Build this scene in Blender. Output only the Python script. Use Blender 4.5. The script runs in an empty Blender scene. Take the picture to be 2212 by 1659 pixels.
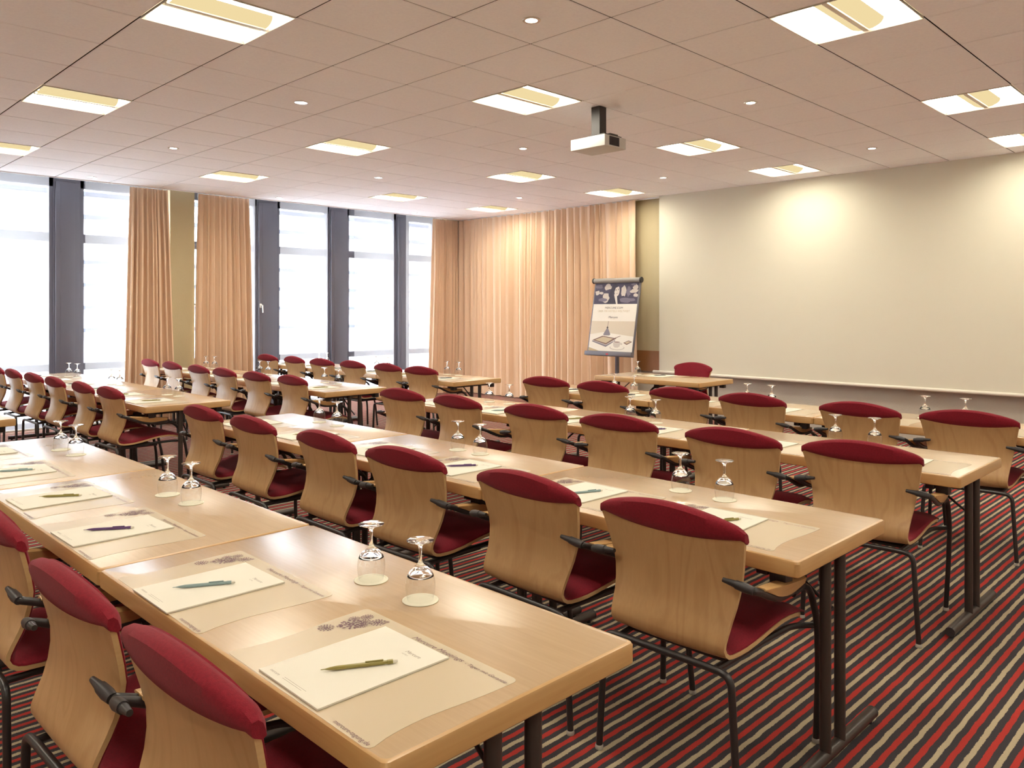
import bpy, bmesh, math, random
from mathutils import Vector, Matrix
R = math.radians
scene = bpy.context.scene
col = scene.collection
random.seed(7)

# ------------------------------------------------------------------ helpers
class MB:
    """collects shapes, then builds them as one mesh object"""
    def __init__(s):
        s.v, s.f, s.m = [], [], []
    def add(s, verts, faces, mat=0):
        b = len(s.v)
        s.v += [tuple(v) for v in verts]
        s.f += [[b + i for i in f] for f in faces]
        s.m += [mat] * len(faces)
        return s
    def box(s, x0, x1, y0, y1, z0, z1, mat=0, M=None, ch=0.0):
        if ch > 0:
            c = min(ch, (x1 - x0) / 2.01, (y1 - y0) / 2.01, (z1 - z0) / 2.01)
            bm = bmesh.new()
            bmesh.ops.create_cube(bm, size=1)
            for v in bm.verts:
                v.co = ((x0 + x1) / 2 + v.co.x * (x1 - x0), (y0 + y1) / 2 + v.co.y * (y1 - y0), (z0 + z1) / 2 + v.co.z * (z1 - z0))
            bmesh.ops.bevel(bm, geom=list(bm.edges), offset=c, segments=2, profile=0.5, affect='EDGES')
            bm.verts.index_update()
            vs = [v.co.copy() for v in bm.verts]
            fs = [[v.index for v in f.verts] for f in bm.faces]
            bm.free()
        else:
            vs = [Vector(p) for p in ((x0,y0,z0),(x1,y0,z0),(x1,y1,z0),(x0,y1,z0),(x0,y0,z1),(x1,y0,z1),(x1,y1,z1),(x0,y1,z1))]
            fs = [[0,3,2,1],[4,5,6,7],[0,1,5,4],[1,2,6,5],[2,3,7,6],[3,0,4,7]]
        if M is not None:
            vs = [M @ v for v in vs]
        return s.add(vs, fs, mat)
    def tube(s, path, r, n=10, mat=0, flat=None):
        P = [Vector(p) for p in path]
        rr = r if isinstance(r, (list, tuple)) else [r] * len(P)
        T = []
        for i in range(len(P)):
            a = P[max(i - 1, 0)]; b = P[min(i + 1, len(P) - 1)]
            T.append((b - a).normalized())
        up = Vector((0, 0, 1)) if abs(T[0].z) < 0.9 else Vector((1, 0, 0))
        N = (up - T[0] * up.dot(T[0])).normalized()
        vs, fs = [], []
        for i, p in enumerate(P):
            N = (N - T[i] * N.dot(T[i])).normalized()
            B = T[i].cross(N)
            for k in range(n):
                a = 2 * math.pi * k / n
                fx = flat if flat else 1.0
                vs.append(p + rr[i] * (math.cos(a) * N + fx * math.sin(a) * B))
        for i in range(len(P) - 1):
            for k in range(n):
                k2 = (k + 1) % n
                fs.append([i*n+k, i*n+k2, (i+1)*n+k2, (i+1)*n+k])
        fs.append(list(range(n))[::-1])
        fs.append([(len(P)-1)*n + k for k in range(n)])
        fs = [f[::-1] for f in fs]
        return s.add(vs, fs, mat)
    def lathe(s, prof, n=28, mat=0, c=(0, 0, 0)):
        vs, fs = [], []
        for (r, z) in prof:
            for k in range(n):
                a = 2 * math.pi * k / n
                vs.append((c[0] + r * math.cos(a), c[1] + r * math.sin(a), c[2] + z))
        for i in range(len(prof) - 1):
            for k in range(n):
                k2 = (k + 1) % n
                fs.append([i*n+k, i*n+k2, (i+1)*n+k2, (i+1)*n+k])
        fs.append(list(range(n))[::-1]); fs.append([(len(prof)-1)*n + k for k in range(n)])
        return s.add(vs, fs, mat)
    def grid(s, P, mat=0, closed=True):
        """P[i][j] points; an open sheet"""
        h, w = len(P), len(P[0])
        vs = [p for row in P for p in row]
        fs = [[i*w+j, i*w+j+1, (i+1)*w+j+1, (i+1)*w+j] for i in range(h-1) for j in range(w-1)]
        return s.add(vs, fs, mat)
    def slab(s, A, B, mat=0):
        """closed solid between two grids of the same size"""
        h, w = len(A), len(A[0])
        vs = [p for row in A for p in row] + [p for row in B for p in row]
        o = h * w
        fs = []
        for i in range(h-1):
            for j in range(w-1):
                a = i*w+j
                fs.append([a, a+w, a+w+1, a+1])
                fs.append([o+a, o+a+1, o+a+w+1, o+a+w])
        for j in range(w-1):
            fs.append([j, j+1, o+j+1, o+j])
            a = (h-1)*w + j
            fs.append([a+1, a, o+a, o+a+1])
        for i in range(h-1):
            a = i*w
            fs.append([a+w, a, o+a, o+a+w])
            a = i*w + w-1
            fs.append([a, a+w, o+a+w, o+a])
        return s.add(vs, fs, mat)
    def prism(s, poly, z0, z1, mat=0, M=None):
        n = len(poly)
        vs = [Vector((p[0], p[1], z0)) for p in poly] + [Vector((p[0], p[1], z1)) for p in poly]
        if M is not None: vs = [M @ v for v in vs]
        fs = [list(range(n))[::-1], [n + i for i in range(n)]] + [[i, (i+1) % n, n+(i+1) % n, n+i] for i in range(n)]
        return s.add(vs, fs, mat)
    def flat(s, poly, z, mat=0, M=None):
        vs = [Vector((p[0], p[1], z)) for p in poly]
        if M is not None: vs = [M @ v for v in vs]
        return s.add(vs, [list(range(len(poly)))], mat)
    def merge(s, vs, fs, mat=0, M=None):
        vs = [Vector(v) for v in vs]
        if M is not None: vs = [M @ v for v in vs]
        return s.add(vs, fs, mat)
    def build(s, name, mats, parent=None, smooth=35, fix=True):
        me = bpy.data.meshes.new(name)
        me.from_pydata(s.v, [], s.f)
        if not isinstance(mats, (list, tuple)): mats = [mats]
        for m in mats: me.materials.append(m)
        me.polygons.foreach_set('material_index', s.m)
        if fix:
            bm = bmesh.new(); bm.from_mesh(me)
            bmesh.ops.recalc_face_normals(bm, faces=bm.faces)
            bm.to_mesh(me); bm.free()
        if smooth:
            me.polygons.foreach_set('use_smooth', [True] * len(me.polygons))
            me.set_sharp_from_angle(angle=R(smooth))
        me.update()
        o = bpy.data.objects.new(name, me)
        col.objects.link(o)
        if parent: o.parent = parent
        return o

def fillet(pts, r, n=5):
    """rounds the corners of a polyline"""
    P = [Vector(p) for p in pts]
    out = [P[0]]
    for i in range(1, len(P) - 1):
        a, b, c = P[i-1], P[i], P[i+1]
        d1, d2 = (a - b), (c - b)
        rr = min(r, d1.length * .48, d2.length * .48)
        p0 = b + d1.normalized() * rr; p2 = b + d2.normalized() * rr
        for k in range(n + 1):
            t = k / n
            out.append((1-t)**2 * p0 + 2*t*(1-t) * b + t*t * p2)
    out.append(P[-1])
    return out

def rrect(x0, x1, y0, y1, r, n=5):
    out = []
    for cx, cy, a0 in ((x1-r, y0+r, -90), (x1-r, y1-r, 0), (x0+r, y1-r, 90), (x0+r, y0+r, 180)):
        for k in range(n + 1):
            a = R(a0 + 90 * k / n)
            out.append((cx + r * math.cos(a), cy + r * math.sin(a)))
    return out

def lerp(a, b, t): return a + (b - a) * t
def interp(tab, x):
    for (x0, y0), (x1, y1) in zip(tab, tab[1:]):
        if x <= x1: return y0 + (y1 - y0) * max(0, min(1, (x - x0) / (x1 - x0)))
    return tab[-1][1]

def text_mesh(txt, size, shear=0.0, bold=0.0, align='LEFT', spacing=1.0):
    c = bpy.data.curves.new('t', 'FONT')
    c.body = txt; c.size = size; c.shear = shear; c.offset = bold; c.align_x = align; c.space_character = spacing
    c.resolution_u = 2
    o = bpy.data.objects.new('t', c); col.objects.link(o)
    dg = bpy.context.evaluated_depsgraph_get()
    e = o.evaluated_get(dg); me = e.to_mesh()
    vs = [v.co.copy() for v in me.vertices]; fs = [list(p.vertices) for p in me.polygons]
    e.to_mesh_clear()
    bpy.data.objects.remove(o); bpy.data.curves.remove(c)
    return vs, fs

def tag(o, label=None, cat=None, group=None, kind=None):
    if label: o['label'] = label
    if cat: o['category'] = cat
    if group: o['group'] = group
    if kind: o['kind'] = kind
    return o
def empty(name, loc=(0, 0, 0), rz=0):
    o = bpy.data.objects.new(name, None); col.objects.link(o)
    o.empty_display_size = 0.1
    o.location = loc; o.rotation_euler = (0, 0, rz)
    return o
def kids(o): return [c for c in bpy.data.objects if c.parent is o]
def record(o): return (o, [record(c) for c in kids(o)])
def dup(rec, parent=None):
    o, ch = rec
    c = o.copy(); col.objects.link(c)
    if parent: c.parent = parent
    for r in ch: dup(r, c)
    return c

# ------------------------------------------------------------------ materials
def mat(name):
    m = bpy.data.materials.new(name); m.use_nodes = True
    return m, m.node_tree.nodes, m.node_tree.links, m.node_tree.nodes['Principled BSDF']
def plain(name, c, rough=.5, metal=0, coat=0, spec=.5, noise=0, nscale=40, bump=0, bscale=200, sheen=0):
    m, N, L, b = mat(name)
    b.inputs['Base Color'].default_value = (*c, 1); b.inputs['Roughness'].default_value = rough
    b.inputs['Metallic'].default_value = metal; b.inputs['Coat Weight'].default_value = coat
    b.inputs['Specular IOR Level'].default_value = spec; b.inputs['Sheen Weight'].default_value = sheen
    tc = None
    if noise or bump:
        tc = N.new('ShaderNodeTexCoord')
    if noise:
        n = N.new('ShaderNodeTexNoise'); n.inputs['Scale'].default_value = nscale; n.inputs['Detail'].default_value = 3
        L.new(tc.outputs['Object'], n.inputs['Vector'])
        r = N.new('ShaderNodeValToRGB')
        r.color_ramp.elements[0].position = .3; r.color_ramp.elements[1].position = .7
        r.color_ramp.elements[0].color = (*[x * (1 - noise) for x in c], 1)
        r.color_ramp.elements[1].color = (*[min(1, x * (1 + noise)) for x in c], 1)
        L.new(n.outputs['Fac'], r.inputs['Fac']); L.new(r.outputs['Color'], b.inputs['Base Color'])
    if bump:
        n = N.new('ShaderNodeTexNoise'); n.inputs['Scale'].default_value = bscale; n.inputs['Detail'].default_value = 2
        L.new(tc.outputs['Object'], n.inputs['Vector'])
        bp = N.new('ShaderNodeBump'); bp.inputs['Strength'].default_value = bump; bp.inputs['Distance'].default_value = .004
        L.new(n.outputs['Fac'], bp.inputs['Height']); L.new(bp.outputs['Normal'], b.inputs['Normal'])
    return m
def wood(name, c0, c1, axis, rough=.35, coat=0.0, fig=1.0, fine=1.0, spec=.5):
    """wood whose grain runs along an axis (0 x, 1 y, 2 z)"""
    m, N, L, b = mat(name)
    tc = N.new('ShaderNodeTexCoord'); oi = N.new('ShaderNodeObjectInfo')
    mul = N.new('ShaderNodeVectorMath'); mul.operation = 'MULTIPLY_ADD'
    cmb = N.new('ShaderNodeCombineXYZ')
    mr = N.new('ShaderNodeMath'); mr.operation = 'MULTIPLY'; mr.inputs[1].default_value = 31.7
    L.new(oi.outputs['Random'], mr.inputs[0])
    for i in range(3): L.new(mr.outputs[0], cmb.inputs[i])
    add = N.new('ShaderNodeVectorMath'); add.operation = 'ADD'
    L.new(tc.outputs['Object'], add.inputs[0]); L.new(cmb.outputs[0], add.inputs[1])
    def stretched(s_along, s_across):
        mp = N.new('ShaderNodeMapping')
        sc = [s_across] * 3; sc[axis] = s_along
        mp.inputs['Scale'].default_value = sc
        L.new(add.outputs[0], mp.inputs['Vector'])
        return mp
    n1 = N.new('ShaderNodeTexNoise'); n1.inputs['Scale'].default_value = 1; n1.inputs['Detail'].default_value = 4
    L.new(stretched(4, 110).outputs[0], n1.inputs['Vector'])
    n2 = N.new('ShaderNodeTexNoise'); n2.inputs['Scale'].default_value = 1; n2.inputs['Detail'].default_value = 1.5; n2.inputs['Distortion'].default_value = .4
    L.new(stretched(1.4, 6).outputs[0], n2.inputs['Vector'])
    # cathedral figure: rings of the slow noise
    mm = N.new('ShaderNodeMath'); mm.operation = 'MULTIPLY'; mm.inputs[1].default_value = 46
    L.new(n2.outputs['Fac'], mm.inputs[0])
    sn = N.new('ShaderNodeMath'); sn.operation = 'SINE'; L.new(mm.outputs[0], sn.inputs[0])
    pw = N.new('ShaderNodeMapRange'); pw.inputs['From Min'].default_value = .2; pw.inputs['From Max'].default_value = 1
    L.new(sn.outputs[0], pw.inputs['Value'])
    a = N.new('ShaderNodeMath'); a.operation = 'MULTIPLY'; a.inputs[1].default_value = .30 * fig; L.new(pw.outputs[0], a.inputs[0])
    a2 = N.new('ShaderNodeMath'); a2.operation = 'MULTIPLY_ADD'; a2.inputs[1].default_value = .8 * fine; a2.inputs[2].default_value = -.4 * fine + .35
    L.new(n1.outputs['Fac'], a2.inputs[0])
    s_ = N.new('ShaderNodeMath'); s_.operation = 'ADD'; s_.use_clamp = True
    L.new(a.outputs[0], s_.inputs[0]); L.new(a2.outputs[0], s_.inputs[1])
    mx = N.new('ShaderNodeMix'); mx.data_type = 'RGBA'
    mx.inputs[6].default_value = (*c0, 1); mx.inputs[7].default_value = (*c1, 1)
    L.new(s_.outputs[0], mx.inputs[0]); L.new(mx.outputs[2], b.inputs['Base Color'])
    b.inputs['Roughness'].default_value = rough; b.inputs['Coat Weight'].default_value = coat; b.inputs['Coat Roughness'].default_value = .25
    b.inputs['Specular IOR Level'].default_value = spec
    return m
def emit(name, c, s):
    m, N, L, b = mat(name)
    N.remove(b)
    e = N.new('ShaderNodeEmission'); e.inputs['Color'].default_value = (*c, 1); e.inputs['Strength'].default_value = s
    L.new(e.outputs[0], N['Material Output'].inputs['Surface'])
    return m
def thin_glass(name, tint=(1, 1, 1), refl=1.0, edge=.35):
    m, N, L, b = mat(name); N.remove(b)
    t = N.new('ShaderNodeBsdfTransparent'); t.inputs['Color'].default_value = (*tint, 1)
    g = N.new('ShaderNodeBsdfGlossy'); g.inputs['Roughness'].default_value = .02
    lw = N.new('ShaderNodeLayerWeight'); lw.inputs['Blend'].default_value = .5
    pw = N.new('ShaderNodeMath'); pw.operation = 'POWER'; pw.inputs[1].default_value = 4.0
    L.new(lw.outputs['Facing'], pw.inputs[0])
    mu = N.new('ShaderNodeMath'); mu.operation = 'MULTIPLY_ADD'; mu.inputs[1].default_value = refl; mu.inputs[2].default_value = edge; mu.use_clamp = True
    L.new(pw.outputs[0], mu.inputs[0])
    mx = N.new('ShaderNodeMixShader')
    L.new(mu.outputs[0], mx.inputs[0]); L.new(t.outputs[0], mx.inputs[1]); L.new(g.outputs[0], mx.inputs[2])
    L.new(mx.outputs[0], N['Material Output'].inputs['Surface'])
    return m

M = {}
M['laminate'] = wood('beech_laminate', (.53, .375, .218), (.44, .30, .165), 0, rough=.26, coat=.6, fig=.35, fine=1.2)
M['edge'] = wood('beech_edging', (.57, .35, .14), (.45, .25, .085), 0, rough=.33, coat=.2, fig=.5)
M['edge_y'] = wood('beech_edging_across', (.57, .35, .14), (.45, .25, .085), 1, rough=.33, coat=.2, fig=.5)
M['ply'] = wood('beech_plywood', (.61, .39, .185), (.44, .25, .10), 2, rough=.36, coat=.15, fig=.85, fine=.6)
M['ply_edge'] = wood('plywood_edge', (.66, .46, .23), (.52, .32, .14), 1, rough=.45, fig=.2)
M['arm_wood'] = wood('beech_arm', (.64, .40, .17), (.50, .29, .11), 1, rough=.35, coat=.15, fig=.4)
M['red'] = plain('red_felt', (.225, .011, .023), .9, noise=.12, nscale=160, bump=.35, bscale=700, sheen=.08, spec=.2)
M['black'] = plain('black_tube', (.022, .020, .021), .32, spec=.6)
M['plastic'] = plain('black_plastic', (.035, .032, .034), .42)
M['glide'] = plain('pale_glide', (.45, .43, .38), .5)
M['dark_metal'] = plain('dark_bronze_tube', (.060, .050, .045), .34, metal=.35)
M['white_metal'] = plain('white_lacquer', (.80, .76, .66), .4)
M['paper'] = plain('cream_paper', (.77, .745, .645), .75)
M['card'] = plain('coaster_card', (.79, .765, .62), .85)
M['ink'] = plain('aubergine_ink', (.13, .06, .09), .6)
M['ink_pale'] = plain('grey_ink', (.32, .27, .22), .7)
M['wall'] = plain('ochre_woodchip', (.56, .48, .30), .9, bump=.55, bscale=85)
M['wall_light'] = plain('pale_paint', (.84, .82, .76), .9)
M['wall_grey'] = plain('pale_woodchip', (.62, .58, .50), .9, bump=.55, bscale=85)
M['screen'] = plain('screen_cloth', (.76, .73, .605), .9)
M['panel_wood'] = wood('brown_board', (.36, .17, .065), (.28, .12, .045), 2, rough=.4, fig=.4)
M['tile'] = plain('ceiling_tile', (.95, .94, .985), .95, noise=.03, nscale=60)
M['void'] = plain('ceiling_void', (.03, .027, .027), .9)
M['frame'] = plain('anthracite_frame', (.125, .122, .150), .38, spec=.5)
M['steel'] = plain('brushed_steel', (.62, .60, .56), .28, metal=.9)
M['rail'] = plain('white_rail', (.75, .72, .66), .5)
M['grey_metal'] = plain('grey_metal', (.16, .15, .17), .4, metal=.3)
M['proj_body'] = plain('grey_casing', (.60, .60, .58), .5)
M['proj_dark'] = plain('dark_grille', (.05, .045, .055), .6)
M['lamp'] = emit('lamp_diffuser', (1.0, .92, .76), 25)
M['trough'] = emit('perforated_trough', (.80, .64, .34), .8)
M['spot'] = emit('spot_lamp', (1.0, .92, .76), 30)
M['facade'] = plain('white_facade', (.80, .82, .84), .8)
M['slat'] = plain('blue_grey_slat', (.028, .032, .050), .6)
M['leaf'] = plain('leaf', (.035, .055, .03), .7)
M['bark'] = plain('bark', (.12, .09, .07), .9)
M['ground'] = plain('paving', (.55, .55, .55), .9)
M['glass'] = thin_glass('pane_glass', (.97, .98, .98), .7, .05)
M['bowl'] = thin_glass('bowl_glass', (.985, .985, .98), .75, .05)

def clear_face():
    m, N, L, b = mat('inner_glass_face'); N.remove(b)
    t = N.new('ShaderNodeBsdfTransparent'); t.inputs['Color'].default_value = (.985, .985, .98, 1)
    L.new(t.outputs[0], N['Material Output'].inputs['Surface'])
    return m
M['clear'] = clear_face()
def solid_glass():
    m, N, L, b = mat('stem_glass')
    b.inputs['Base Color'].default_value = (1, 1, 1, 1); b.inputs['Roughness'].default_value = .0
    b.inputs['Transmission Weight'].default_value = 1; b.inputs['IOR'].default_value = 1.47
    return m
M['stem'] = solid_glass()

def blind_mat():
    m, N, L, b = mat('blind_voile'); N.remove(b)
    t = N.new('ShaderNodeBsdfTransparent'); t.inputs['Color'].default_value = (1, 1, 1, 1)
    tr = N.new('ShaderNodeBsdfTranslucent'); tr.inputs['Color'].default_value = (.43, .43, .445, 1)
    d = N.new('ShaderNodeBsdfDiffuse'); d.inputs['Color'].default_value = (.80, .79, .78, 1)
    m1 = N.new('ShaderNodeMixShader'); m1.inputs[0].default_value = .55
    m2 = N.new('ShaderNodeMixShader'); m2.inputs[0].default_value = .55
    L.new(d.outputs[0], m1.inputs[1]); L.new(tr.outputs[0], m1.inputs[2])
    L.new(t.outputs[0], m2.inputs[1]); L.new(m1.outputs[0], m2.inputs[2])
    L.new(m2.outputs[0], N['Material Output'].inputs['Surface'])
    return m
M['blind'] = blind_mat()

def mat_vinyl():
    m, N, L, b = mat('frosted_vinyl')
    b.inputs['Base Color'].default_value = (.94, .85, .64, 1); b.inputs['Roughness'].default_value = .34
    t = N.new('ShaderNodeBsdfTransparent')
    mx = N.new('ShaderNodeMixShader'); mx.inputs[0].default_value = .45
    L.new(t.outputs[0], mx.inputs[1]); L.new(b.outputs[0], mx.inputs[2])
    L.new(mx.outputs[0], N['Material Output'].inputs['Surface'])
    return m
M['vinyl'] = mat_vinyl()

def curtain_mat():
    m, N, L, b = mat('curtain_cloth')
    b.inputs['Base Color'].default_value = (.84, .61, .42, 1); b.inputs['Roughness'].default_value = .75
    b.inputs['Sheen Weight'].default_value = .25
    tr = N.new('ShaderNodeBsdfTranslucent'); tr.inputs['Color'].default_value = (.78, .48, .26, 1)
    mx = N.new('ShaderNodeMixShader'); mx.inputs[0].default_value = .05
    L.new(b.outputs[0], mx.inputs[1]); L.new(tr.outputs[0], mx.inputs[2])
    L.new(mx.outputs[0], N['Material Output'].inputs['Surface'])
    return m
M['curtain'] = curtain_mat()

def carpet_mat():
    m, N, L, b = mat('striped_carpet')
    tc = N.new('ShaderNodeTexCoord'); sep = N.new('ShaderNodeSeparateXYZ')
    L.new(tc.outputs['Object'], sep.inputs[0])
    n = N.new('ShaderNodeTexNoise'); n.inputs['Scale'].default_value = 14; n.inputs['Detail'].default_value = 2
    L.new(tc.outputs['Object'], n.inputs['Vector'])
    n2 = N.new('ShaderNodeTexNoise'); n2.inputs['Scale'].default_value = 230; n2.inputs['Detail'].default_value = 1
    L.new(tc.outputs['Object'], n2.inputs['Vector'])
    w1 = N.new('ShaderNodeMath'); w1.operation = 'MULTIPLY_ADD'; w1.inputs[1].default_value = .010; L.new(n.outputs['Fac'], w1.inputs[0]); L.new(sep.outputs['X'], w1.inputs[2])
    w2 = N.new('ShaderNodeMath'); w2.operation = 'MULTIPLY_ADD'; w2.inputs[1].default_value = .006; L.new(n2.outputs['Fac'], w2.inputs[0]); L.new(w1.outputs[0], w2.inputs[2])
    d = N.new('ShaderNodeMath'); d.operation = 'SUBTRACT'; d.inputs[1].default_value = 3.597 + .008; L.new(w2.outputs[0], d.inputs[0])
    dv = N.new('ShaderNodeMath'); dv.operation = 'DIVIDE'; dv.inputs[1].default_value = .0813; L.new(d.outputs[0], dv.inputs[0])
    fr = N.new('ShaderNodeMath'); fr.operation = 'FRACT'; L.new(dv.outputs[0], fr.inputs[0])
    rp = N.new('ShaderNodeValToRGB'); rp.color_ramp.interpolation = 'CONSTANT'
    E = rp.color_ramp.elements
    beige, coal, red = (.45, .375, .25, 1), (.050, .045, .050, 1), (.42, .040, .032, 1)
    E[0].position = 0; E[0].color = beige
    E[1].position = .112; E[1].color = coal
    for p, c in ((.376, red), (.622, coal), (.888, beige)):
        e = E.new(p); e.color = c
    L.new(fr.outputs[0], rp.inputs['Fac'])
    n3 = N.new('ShaderNodeTexNoise'); n3.inputs['Scale'].default_value = 420; n3.inputs['Detail'].default_value = 2
    L.new(tc.outputs['Object'], n3.inputs['Vector'])
    mr = N.new('ShaderNodeMapRange'); mr.inputs['To Min'].default_value = .55; mr.inputs['To Max'].default_value = 1.5
    L.new(n3.outputs['Fac'], mr.inputs['Value'])
    mx = N.new('ShaderNodeVectorMath'); mx.operation = 'SCALE'
    L.new(rp.outputs['Color'], mx.inputs[0]); L.new(mr.outputs[0], mx.inputs['Scale'])
    L.new(mx.outputs[0], b.inputs['Base Color'])
    b.inputs['Roughness'].default_value = .95; b.inputs['Specular IOR Level'].default_value = .15
    bp = N.new('ShaderNodeBump'); bp.inputs['Strength'].default_value = .5; bp.inputs['Distance'].default_value = .004
    L.new(n3.outputs['Fac'], bp.inputs['Height']); L.new(bp.outputs['Normal'], b.inputs['Normal'])
    return m
M['carpet'] = carpet_mat()

PEN = {'olive': plain('olive_pen', (.30, .26, .07), .35), 'teal': plain('grey_teal_pen', (.26, .37, .38), .35),
       'purple': plain('purple_pen', (.11, .05, .17), .35), 'dark': plain('charcoal_pen', (.05, .05, .055), .35)}

# ------------------------------------------------------------------ room
CZ = 3.141            # ceiling height
TS = .625             # ceiling tile
XW, YS = -6.8, 8.08   # window line, screen wall
XR, YB = 6.6, -4.2    # right wall, back wall

def struct(mb, name, m, parent=None, smooth=0, kind='structure'):
    o = mb.build(name, m, parent, smooth)
    if parent is None: o['kind'] = kind
    return o
struct(MB().box(XW - .15, XR, YB, YS, -.1, 0), 'floor', M['carpet'])
struct(MB().box(XW - .15, XR + .2, YS, YS + .2, -.1, 3.4), 'wall_front', M['wall_grey'])
struct(MB().box(XR, XR + .2, YB - .2, YS, -.1, 3.4), 'wall_right', M['wall_light'])
struct(MB().box(XW - .15, XR, YB - .2, YB, -.1, 3.4), 'wall_back', M['wall_light'])
struct(MB().box(XW - .15, XW + .15, YB, .12, 0, 3.4), 'wall_left', M['wall'])
struct(MB().box(XW - .15, -6.45, 2.735, 3.075, 0, 3.28), 'wall_pillar', M['wall'])
# the plaster strip between curtain and screen, in front of the screen wall
struct(MB().box(-2.45, -1.2, YS - .03, YS, .90, 3.14), 'wall_strip', M['wall'])
struct(MB().box(-2.45, 4.4, YS - .035, YS, .60, .90), 'trim_1', M['panel_wood'])

# ceiling: bevelled tiles with open joints, lights let into the grid
LIGHTS = []
for i, u in ((0, 0), (1, 4), (2, 8), (3, 11), (-1, -4)):
    for j in (-2, -1, 0, 1, 2):
        LIGHTS.append((i, j, u, 4 * j - 1))
lit = {(u, v) for _, _, u, v in LIGHTS}
cm = MB()
for u in range(-7, 13):
    for v in range(-11, 10):
        if (u, v) in lit: continue
        y0, y1 = u * TS, (u + 1) * TS
        x0, x1 = -(v + 1) * TS, -v * TS
        if u == 12: y1 = YS - .10
        y0 = max(y0, YB); x1 = min(x1, XR)
        if y1 - y0 < .05 or x1 - x0 < .05: continue
        g, c = .004, .004
        a = [(x0+g, y0+g, CZ+c), (x1-g, y0+g, CZ+c), (x1-g, y1-g, CZ+c), (x0+g, y1-g, CZ+c)]
        b = [(x0+g+c, y0+g+c, CZ), (x1-g-c, y0+g+c, CZ), (x1-g-c, y1-g-c, CZ), (x0+g+c, y1-g-c, CZ)]
        t = [(p[0], p[1], CZ + .018) for p in a]
        cm.add(a + b + t, [[4,7,6,5],[0,4,5,1],[1,5,6,2],[2,6,7,3],[3,7,4,0]], 0)
        cm.add(a + t, [[0,1,5,4],[1,2,6,5],[2,3,7,6],[3,0,4,7]], 1)
cm.box(-6.25, XR, YB, YS, CZ + .16, CZ + .2, 1)
cm.box(-6.255, -6.235, YB, YS - .1, CZ - .012, CZ + .16, 0)      # edge board over the window pocket
cm.box(XW - .15, -6.25, YB, YS, 3.30, 3.36, 0)                   # pocket above the blinds
cm.box(-6.25, XR, YS - .10, YS - .06, CZ - .012, CZ + .05, 0)    # edge strip along the screen wall
ceil = struct(cm, 'ceiling', [M['tile'], M['void']])

# ------------------------------------------------------------------ ceiling lights
def make_light():
    root = empty('ceiling_light')
    h = TS / 2 - .004
    f = MB()
    rg = []
    for e, z in ((0, .010), (0, -.005), (.003, -.005), (.018, .011)):      # lip sloping up to the lamp
        q = h - e
        rg.append([(-q, -q, z), (q, -q, z), (q, q, z), (-q, q, z)])
    f.add([p for r_ in rg for p in r_], [[a_*4+k, a_*4+(k+1) % 4, b_*4+(k+1) % 4, b_*4+k] for a_, b_ in ((0, 1), (1, 2), (2, 3), (3, 0)) for k in range(4)])
    f.build('frame', M['white_metal'], root, 0)
    hs = MB()
    hs.box(-h, h, -h, h, .118, .125)
    for x0, x1, y0, y1 in ((-h, h, -h, -h + .006), (-h, h, h - .006, h), (-h, -h + .006, -h + .006, h - .006), (h - .006, h, -h + .006, h - .006)):
        hs.box(x0, x1, y0, y1, .012, .118)
    hs.build('housing', M['white_metal'], root, 0)
    for sx in (-1, 1):
        A, B = [], []
        for k in range(9):
            t = k / 8
            x = sx * lerp(.035, h - .02, t)
            z = .020 + .062 * math.sin(math.pi * min(1, .10 + t * .9)) ** .8
            A.append([(x, -h + .02, z), (x, h - .02, z)])
            B.append([(x, -h + .02, z + .006), (x, h - .02, z + .006)])
        d = MB().slab(A, B); d.build('diffuser', M['lamp'], root)
        P, Q = [], []
        for k in range(7):
            a = R(90 * k / 6)
            x = sx * (.018 + .085 * math.sin(a)); z = .004 + .050 * (1 - math.cos(a))
            P.append([(x, -h + .03, z), (x, h - .03, z)])
            Q.append([(x, -h + .03, z + .003), (x, h - .03, z + .003)])
        MB().slab(P, Q).build('louvre', M['trough'], root)
    MB().box(-.016, .016, -h + .016, h - .016, -.002, .014, ch=.004).build('spine', M['white_metal'], root)
    return root
ORD = ['first', 'second', 'third', 'fourth', 'fifth', 'sixth']
lp = make_light(); lrec = record(lp)
for n, (i, j, u, v) in enumerate(LIGHTS):
    o = lp if n == 0 else dup(lrec)
    o.location = (-(v + .5) * TS, (u + .5) * TS, CZ)
    row = {3: 0, 2: 1, 1: 2, 0: 3, -1: 4}[i]; cl = 2 - j
    rw = ('row beside the screen', 'second row from the screen', 'third row from the screen', 'fourth row from the screen', 'last row, behind the viewer')[row]
    tag(o, f'square recessed ceiling light, {rw}, {ORD[cl]} column from the windows', 'ceiling light', 'square ceiling lights')

def make_spot():
    root = empty('downlight')
    MB().lathe([(.0345, -.0006), (.0345, -.0045), (.050, -.0050), (.0525, -.0006)], 24).build('ring', M['steel'], root)
    MB().lathe([(.034, -.0030), (.034, -.0015)], 20).build('lamp', M['spot'], root)
    return root
sp = make_spot(); srec = record(sp); first = True
for ri, u in enumerate((10.55, 6.56, 2.53)):
    for ci, v in enumerate((9.5, 5.55, 1.56, -2.46)):
        o = sp if first else dup(srec); first = False
        o.location = (-v * TS, u * TS, CZ - .0005)
        tag(o, f'small round downlight, {("row nearest the screen", "middle row of spots", "row farthest from the screen")[ri]}, {ORD[ci]} from the windows', 'downlight', 'small round downlights')

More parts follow.
